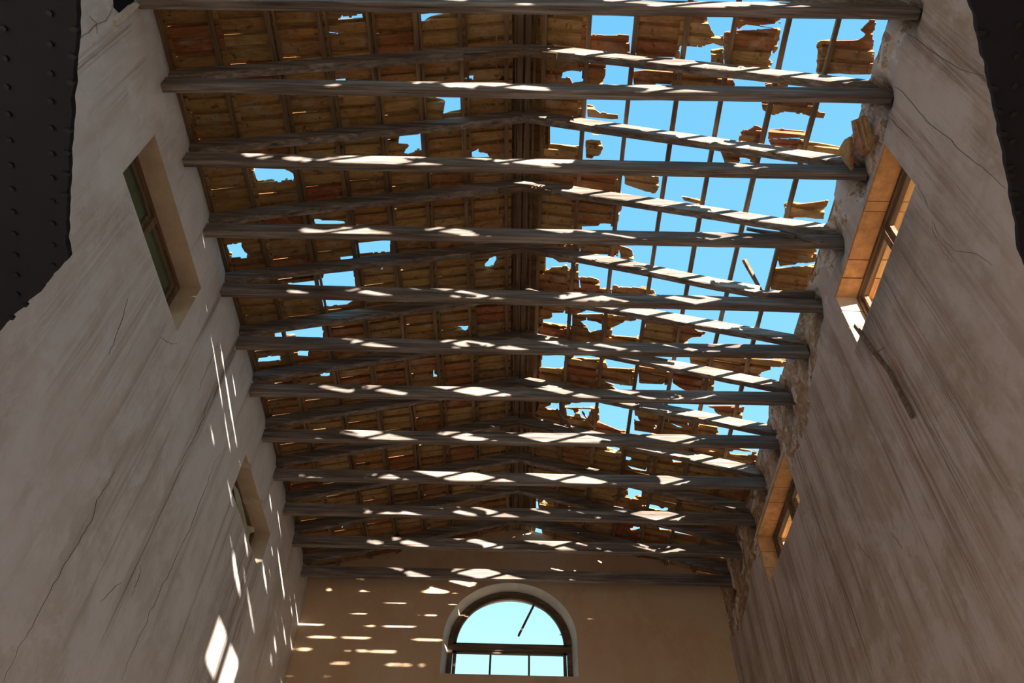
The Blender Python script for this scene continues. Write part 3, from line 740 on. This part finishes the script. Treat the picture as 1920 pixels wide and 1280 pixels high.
PROF = [(0, .044), (.034, .044), (.040, .0), (.120, -.004), (.128, .018), (.148, .018), (.156, -.004), (.248, 0), (.256, .027), (.278, .027)]
TTH = .013
def hprof(v):
    for (a, ha), (b, hb) in zip(PROF, PROF[1:]):
        if v <= b: return ha+(hb-ha)*(v-a)/(b-a)
    return PROF[-1][1]
def tile_mesh(name, side, u0, u1, vb, cut, warp=0):
    """u0..u1 distance from the ridge, vb first edge along y. returns MB in world space"""
    m = MB()
    vs = [p[0] for p in PROF]
    if cut: vs = sorted(set(vs+[.008, .016, .024, .032, .06, .07, .08, .09, .1, .11, .126, .141, .156, .172, .182, .192, .202, .212, .222, .234, .254, .27]))
    def pt(u, v, top):
        lift = .004+.026*(u-u0)/(u1-u0)
        z = ZT-SL*u+lift+hprof(v)+(TTH if top else 0)
        return (XA+side*u, vb+v, z)
    if not cut:
        for a, b in zip(vs, vs[1:]):
            pass
        n = len(vs); b0 = 0
        for u in (u0, u1):
            for v in vs: m.v.append(pt(u, v, 0))
            for v in vs: m.v.append(pt(u, v, 1))
        def ix(e, t, k): return e*2*n+t*n+k
        for k in range(n-1):
            for t in (0, 1): m.f.append((ix(0, t, k), ix(0, t, k+1), ix(1, t, k+1), ix(1, t, k)))
            for e in (0, 1): m.f.append((ix(e, 0, k), ix(e, 0, k+1), ix(e, 1, k+1), ix(e, 1, k)))
        for k in (0, n-1): m.f.append((ix(0, 0, k), ix(1, 0, k), ix(1, 1, k), ix(0, 1, k)))
        full = True
    else:
        full = False; prev = None
        for a, b in zip(vs, vs[1:]):
            e = (b-a)*.02
            Ia, Ib, Im = (intervals(side, u0, u1, vb+q) for q in (a+e, b-e, (a+b)/2))
            if len(Ia) == len(Ib) == len(Im): pr = list(zip(Ia, Ib))
            else: pr = [(q, q) for q in Im]
            for (p, q) in pr:
                k = len(m.v)
                m.v += [pt(p[0], a, 0), pt(p[1], a, 0), pt(q[1], b, 0), pt(q[0], b, 0), pt(p[0], a, 1), pt(p[1], a, 1), pt(q[1], b, 1), pt(q[0], b, 1)]
                m.f += [(k, k+1, k+2, k+3), (k+7, k+6, k+5, k+4), (k, k+3, k+7, k+4), (k+1, k+5, k+6, k+2), (k, k+4, k+5, k+1), (k+3, k+2, k+6, k+7)]
    # locating lug hanging over the batten at the head of the tile
    if full or all(intervals(side, u0, u0+.05, vb+q) for q in (.06, .14, .21)):
        ua, ub = u0+.045, u0+.068
        k = len(m.v)
        for top in (0, 1):
            for u in (ua, ub):
                for v in (.05, .225):
                    x, y, z = pt(u, v, 0); m.v.append((x, y, z-.022+.022*top))
        m.f += [(k, k+1, k+3, k+2), (k, k+4, k+5, k+1), (k+2, k+3, k+7, k+6), (k, k+2, k+6, k+4), (k+1, k+5, k+7, k+3)]
    return m
tiles = {-1: [], 1: []}; offs = {-1: [], 1: []}
rnd = random.Random(11)
for side in (-1, 1):
    edges = [abs(x-XA) for x in BX[side]]
    edges = [edges[0]-.10]+edges[1:]+[3.42] if False else edges
    for r in range(len(edges)):
        u0 = edges[r]-.045; u1 = (edges[r+1] if r+1 < len(edges) else 3.46)+.02
        ph = rnd.random()*PITCHV
        v = YF+ph-PITCHV*5
        while v < YB+.30:
            vis = v > 1.75
            cut = False
            Is = [intervals(side, u0, u1, v+q) for q in (.01, .07, .13, .2, .25)]
            fullm = all(len(I) == 1 and I[0][1]-I[0][0] > (u1-u0)-.002 for I in Is)
            anym = any(Is)
            if v < 1.3 and side < 0 and n1(v*1.3, r*2.1, 7.7) > -.34: v += PITCHV; continue  # unseen left tiles left out to let in more sky light
            if not vis and side > 0:
                # unseen made-up gaps behind the camera, letting sun onto the near beams
                if v > -.4 and edges[r] > .9 and n1(v*1.9, r*3.3, 2.2) > .02: v += PITCHV; continue
            if anym:
                mm = tile_mesh('roof_tile', side, u0, u1, v, not fullm)
                if mm.v: (tiles if vis else offs)[side].append(mm)
            v += PITCHV
def weld(o):
    bm = bmesh.new(); bm.from_mesh(o.data); bmesh.ops.remove_doubles(bm, verts=bm.verts, dist=.0004)
    bmesh.ops.recalc_face_normals(bm, faces=bm.faces); bm.to_mesh(o.data); bm.free()
for side in (-1, 1):
    T = tiles[side]; R = roofs[side]
    T.sort(key=lambda q: min(p[1] for p in q.v))
    for k, mm in enumerate(T[:295]):
        c = sum((Vector(p) for p in mm.v), Vector())/len(mm.v)
        # every tile has slipped a little
        rz = (rnd.random()-.5)*.05; dx = (rnd.random()-.5)*.012; dz = rnd.random()*.004
        mm.v = [tuple(Vector(p)-c) for p in mm.v]
        o = mm.build('roof_tile', TILE, R); weld(o)
        o.location = c-Vector(R.location)+Vector((dx, 0, dz)); o.rotation_euler.z = rz
    rest = T[295:]
    for lst, nm in ((rest, 'far_tiles'), (offs[side], 'tiles_behind_viewer')):
        if not lst: continue
        big = MB()
        for mm in lst:
            b = len(big.v); big.v += mm.v; big.f += [tuple(b+i for i in f) for f in mm.f]
        local(big, R); o = big.build(nm, TILE_I, R); weld(o); o['kind'] = 'stuff'
print('TILES', len(tiles[-1]), len(tiles[1]))

# ------------------------------------------------------------------ details
def wallpt(px, py, side, off=0): return on(px, py, 0, (XL if side < 0 else XR)-side*off)
# unseen board added outside the far right window to block the sun
r6 = WROOT[(1, 2)]
m = MB().box(XR+TH+.005, XR+TH+1.05, 6.50, 6.535, 5.30+ZC, 6.40+ZC); local(m, r6).build('sun_blocker', W_DARK, r6)
# gallery soffits over the viewer
ZSO = 2.0+ZC
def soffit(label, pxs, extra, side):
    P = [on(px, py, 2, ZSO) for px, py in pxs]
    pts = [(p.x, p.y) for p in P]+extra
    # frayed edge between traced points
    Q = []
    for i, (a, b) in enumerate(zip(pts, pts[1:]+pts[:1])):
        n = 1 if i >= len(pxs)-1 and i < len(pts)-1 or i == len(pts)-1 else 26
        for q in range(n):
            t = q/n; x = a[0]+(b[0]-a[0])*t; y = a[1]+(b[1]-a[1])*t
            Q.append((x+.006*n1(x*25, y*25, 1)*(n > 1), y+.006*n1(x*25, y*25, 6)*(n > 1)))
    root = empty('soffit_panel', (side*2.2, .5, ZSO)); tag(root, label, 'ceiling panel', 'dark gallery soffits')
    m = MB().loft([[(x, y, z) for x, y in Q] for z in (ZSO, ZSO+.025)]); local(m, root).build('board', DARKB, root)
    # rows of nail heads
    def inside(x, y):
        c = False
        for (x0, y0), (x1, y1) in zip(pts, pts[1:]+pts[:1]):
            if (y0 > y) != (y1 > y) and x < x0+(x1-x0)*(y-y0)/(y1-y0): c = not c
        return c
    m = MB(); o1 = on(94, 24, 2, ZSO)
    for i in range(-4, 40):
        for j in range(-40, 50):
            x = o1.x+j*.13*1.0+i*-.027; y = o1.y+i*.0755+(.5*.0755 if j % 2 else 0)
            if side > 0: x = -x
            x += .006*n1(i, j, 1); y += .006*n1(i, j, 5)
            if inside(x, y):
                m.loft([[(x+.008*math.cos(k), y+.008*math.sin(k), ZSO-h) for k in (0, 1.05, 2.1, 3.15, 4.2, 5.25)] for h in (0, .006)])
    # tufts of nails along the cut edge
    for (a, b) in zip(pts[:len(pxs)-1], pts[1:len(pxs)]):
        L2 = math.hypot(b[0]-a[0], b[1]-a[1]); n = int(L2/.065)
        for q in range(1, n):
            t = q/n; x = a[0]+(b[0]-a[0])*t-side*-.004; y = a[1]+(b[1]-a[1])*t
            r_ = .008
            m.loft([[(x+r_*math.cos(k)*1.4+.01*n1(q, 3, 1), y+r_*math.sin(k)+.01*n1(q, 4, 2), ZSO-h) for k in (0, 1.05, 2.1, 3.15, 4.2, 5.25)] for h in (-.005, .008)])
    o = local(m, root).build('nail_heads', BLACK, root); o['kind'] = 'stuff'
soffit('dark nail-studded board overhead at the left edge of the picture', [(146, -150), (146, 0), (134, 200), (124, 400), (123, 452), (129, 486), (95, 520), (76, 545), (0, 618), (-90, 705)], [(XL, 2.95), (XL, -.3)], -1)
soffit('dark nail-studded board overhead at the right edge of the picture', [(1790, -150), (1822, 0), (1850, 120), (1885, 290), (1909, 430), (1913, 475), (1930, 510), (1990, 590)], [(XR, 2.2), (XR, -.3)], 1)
# cracks
def crack(pts, side, r=.0019):
    P = []
    for (a, b) in zip(pts, pts[1:]):
        for q in range(4):
            t = q/4; P.append((a[0]+(b[0]-a[0])*t+5*n1(a[0]*.37+q*.6, a[1]*.41, 3)*(q > 0), a[1]+(b[1]-a[1])*t))
    P.append(pts[-1]); n = len(P)
    W_ = WL if side < 0 else WR
    Q = [wallpt(x, y, side, .0015+.004*0) for x, y in P]
    m = MB().loft(tube(Q, [r*(.35+.65*math.sin(math.pi*min(1, .15+.85*i/n))) for i in range(n)], 4)); m.build('crack', CRACK, W_)
for c in ([(140,78),(165,62),(182,45),(200,38),(208,22),(213,8)], [(182,45),(168,30)], [(180,45),(183,64)], [(300,632),(312,640),(322,645),(331,643)],
  [(227,1092),(215,1100),(201,1115),(188,1130)], [(263,1058),(260,1085),(252,1102),(247,1119)], [(413,850),(401,870),(391,900),(376,937),(356,994),(339,1025),(322,1065),(302,1102),(289,1135),(269,1179),(240,1240),(228,1275)],
  [(215,884),(205,904),(181,937),(173,974),(161,994),(134,1038),(114,1072),(97,1102),(60,1176),(34,1213),(7,1277)], [(408,640),(396,672),(385,700),(372,735)], [(240,560),(232,590),(214,640),(205,665)], [(390,760),(378,790),(360,830),(330,880),(316,920)]): crack(c, -1)
for c in ([(1722,345),(1735,375),(1742,400),(1760,440),(1790,470),(1830,475),(1860,497)], [(1742,400),(1752,440),(1770,475),(1786,492)], [(1656,212),(1676,228),(1696,249),(1720,269)], [(1676,161),(1691,171),(1717,202),(1743,232),(1774,255),(1804,285),(1851,322),(1885,353)],
  [(1628,1078),(1636,1112),(1653,1139),(1670,1146),(1690,1169),(1712,1199)], [(1653,1139),(1666,1172),(1671,1206),(1686,1230),(1700,1280)], [(1666,1172),(1686,1206),(1703,1236),(1727,1277)], [(1670,998),(1683,1014),(1691,1028)], [(1607,1018),(1619,1033),(1636,1052)], [(1686,1206),(1672,1190)],
  [(1690,55),(1720,75),(1760,105),(1800,130),(1845,142)]): crack(c, 1, .0022)
# two clay tile shards lodged on the broken wall top
def shard(label, pxs, off, th, ribs):
    P = [wallpt(x, y, 1, off) for x, y in pxs]; c = sum(P, Vector())/len(P)
    root = empty('tile_shard', c); tag(root, label, 'roof tile', 'tile shards on the right wall')
    m = MB().loft([[p+Vector((dx, 0, 0)) for p in P] for dx in (0, -th)]); local(m, root).build('slab', TILE, root)
    for (a, b) in ribs:
        A_, B_ = wallpt(*a, 1, off+th), wallpt(*b, 1, off+th)
        local(MB().bar(A_, B_, .022, .022, (0, 1, 0)), root).build('rib', TILE, root)
shard('pink ribbed clay tile stuck upright on the right wall above the near window', [(1602,227),(1615,222),(1623,216),(1632,240),(1638,266),(1630,283),(1623,292),(1610,281)], .05, .03, [((1606,228),(1620,285)), ((1615,224),(1629,279)), ((1622,220),(1636,265))])
shard('broken pink clay tile shard at the right end of the third roof truss', [(1577,281),(1588,262),(1598,256),(1602,281),(1601,303),(1600,319),(1587,303)], .08, .025, [((1596,260),(1597,312))])
# strip of window wood hanging from the sill
P = [wallpt(x, y, 1, o) for x, y, o in ((1603, 610, .02), (1628, 645, .05), (1641, 662, .07), (1668, 696, .05), (1690, 735, .04), (1711, 781, .03))]
root = empty('hanging_batten', P[0]); tag(root, 'broken dark window strip hanging below the near right window', 'batten')
local(MB().bar(P[0], P[2], .035, .022, (0, 1, 1), seg=4, rough=.004, seed=3), root).build('upper_piece', W_BAT, root)
m = MB().bar(P[2], P[3], .040, .02, (0, 1, 1), seg=3, rough=.004, seed=4); m.bar(P[3], P[5], .040, .02, (0, 1, 1), seg=4, rough=.004, seed=8)
local(m, root).build('lower_piece', W_DARK, root)
local(MB().loft(tube([P[2], wallpt(1650, 656, 1, .1), wallpt(1659, 651, 1, .12)], [.007, .005, .002], 4)), root).build('splinter', W_DARK, root)
# loose wood on the battens
def stick(name, label, cat, a, b, za, zb_, wd, ht, mat, seed=1):
    A_, B_ = onroof(*a, ZB+za, 1), onroof(*b, ZB+zb_, 1)
    o = MB().bar(A_, B_, wd, ht, (0, 0, 1) if False else (0, 1, .2), seg=6, rough=.008, seed=seed).build(name, mat); tag(o, label, cat)
    c = (A_+B_)/2
    for v in o.data.vertices: v.co -= c
    o.location = c
stick('loose_batten', 'short thin slanting batten above the snapped rafter, seen against open sky', 'batten', (1395, 486), (1428, 548), -.01, -.10, .03, .03, W_BAT)
stick('broken_batten', 'short forked wood piece hanging by the ridge below the eighth truss', 'wood piece', (1042, 768), (1076, 808), -.01, -.12, .055, .03, W_BAT, 4)
stick('bent_batten', 'small crooked stub of wood beside a hole right of the ridge', 'wood piece', (1064, 602), (1082, 641), -.005, -.06, .022, .02, W_BAT, 6)
stick('splintered_block', 'splintered wood chunk caught in the battens above the ninth truss', 'wood piece', (1216, 862), (1241, 847), -.03, -.01, .07, .04, W_BAT, 7)
stick('fallen_lath', 'thin lath fallen across the battens right of centre', 'batten', (1112, 800), (1092, 772), -.01, -.04, .02, .02, W_BAT, 8)
# torn sheet and rubble in the far left window
P = [on(x, y, 0, XL-.10) for x, y in ((437,905),(446,918),(452,936),(458,960),(463,985),(476,988),(478,996),(468,1000),(466,1022),(459,1008),(455,985),(448,960),(441,930))]
m = MB().loft([[p+Vector((dx+.02*n1(i, 2, 1), 0, 0)) for i, p in enumerate(P)] for dx in (0, -.006)]); c = P[4]
m.v = [tuple(Vector(v)-c) for v in m.v]; o = m.build('torn_sheet', SHEET); o.location = c; tag(o, 'pale torn plastic sheet hanging in the far left window', 'plastic sheet')
for (px, py) in ((462, 872), (495, 940)):
    c = on(px, py, 2, 5.93+ZC); bm = bmesh.new(); bmesh.ops.create_icosphere(bm, subdivisions=3, radius=1)
    for v in bm.verts:
        d_ = 1+.35*n1(v.co.x*3+px, v.co.y*3, v.co.z*3); v.co = Vector((v.co.x*.15*d_, v.co.y*.07*d_, v.co.z*.022*d_))
    me = bpy.data.meshes.new('rubble_patch'); bm.to_mesh(me); bm.free(); me.materials.append(CREAM); o = bpy.data.objects.new('rubble_patch', me); link(o, WL); o.location = (XL-.12, c.y, c.z)
# lifted plaster slab at the upper left
P = [wallpt(x, y, -1, .03) for x, y in ((222,47),(236,36),(262,10),(258,5),(246,10),(226,28),(219,38))]
MB().loft([[p+Vector((dx, 0, 0)) for p in P] for dx in (0, -.05)]).build('plaster_flake', CREAM, WL)
P = [wallpt(x, y, -1, .004) for x, y in ((212,-30),(214,14),(224,24),(252,2),(254,-30))]
MB().loft([[p+Vector((dx, 0, 0)) for p in P] for dx in (0, -.03)]).build('gap_shade', DARKB, WL)  # black sheet standing in for the shade of the open gap
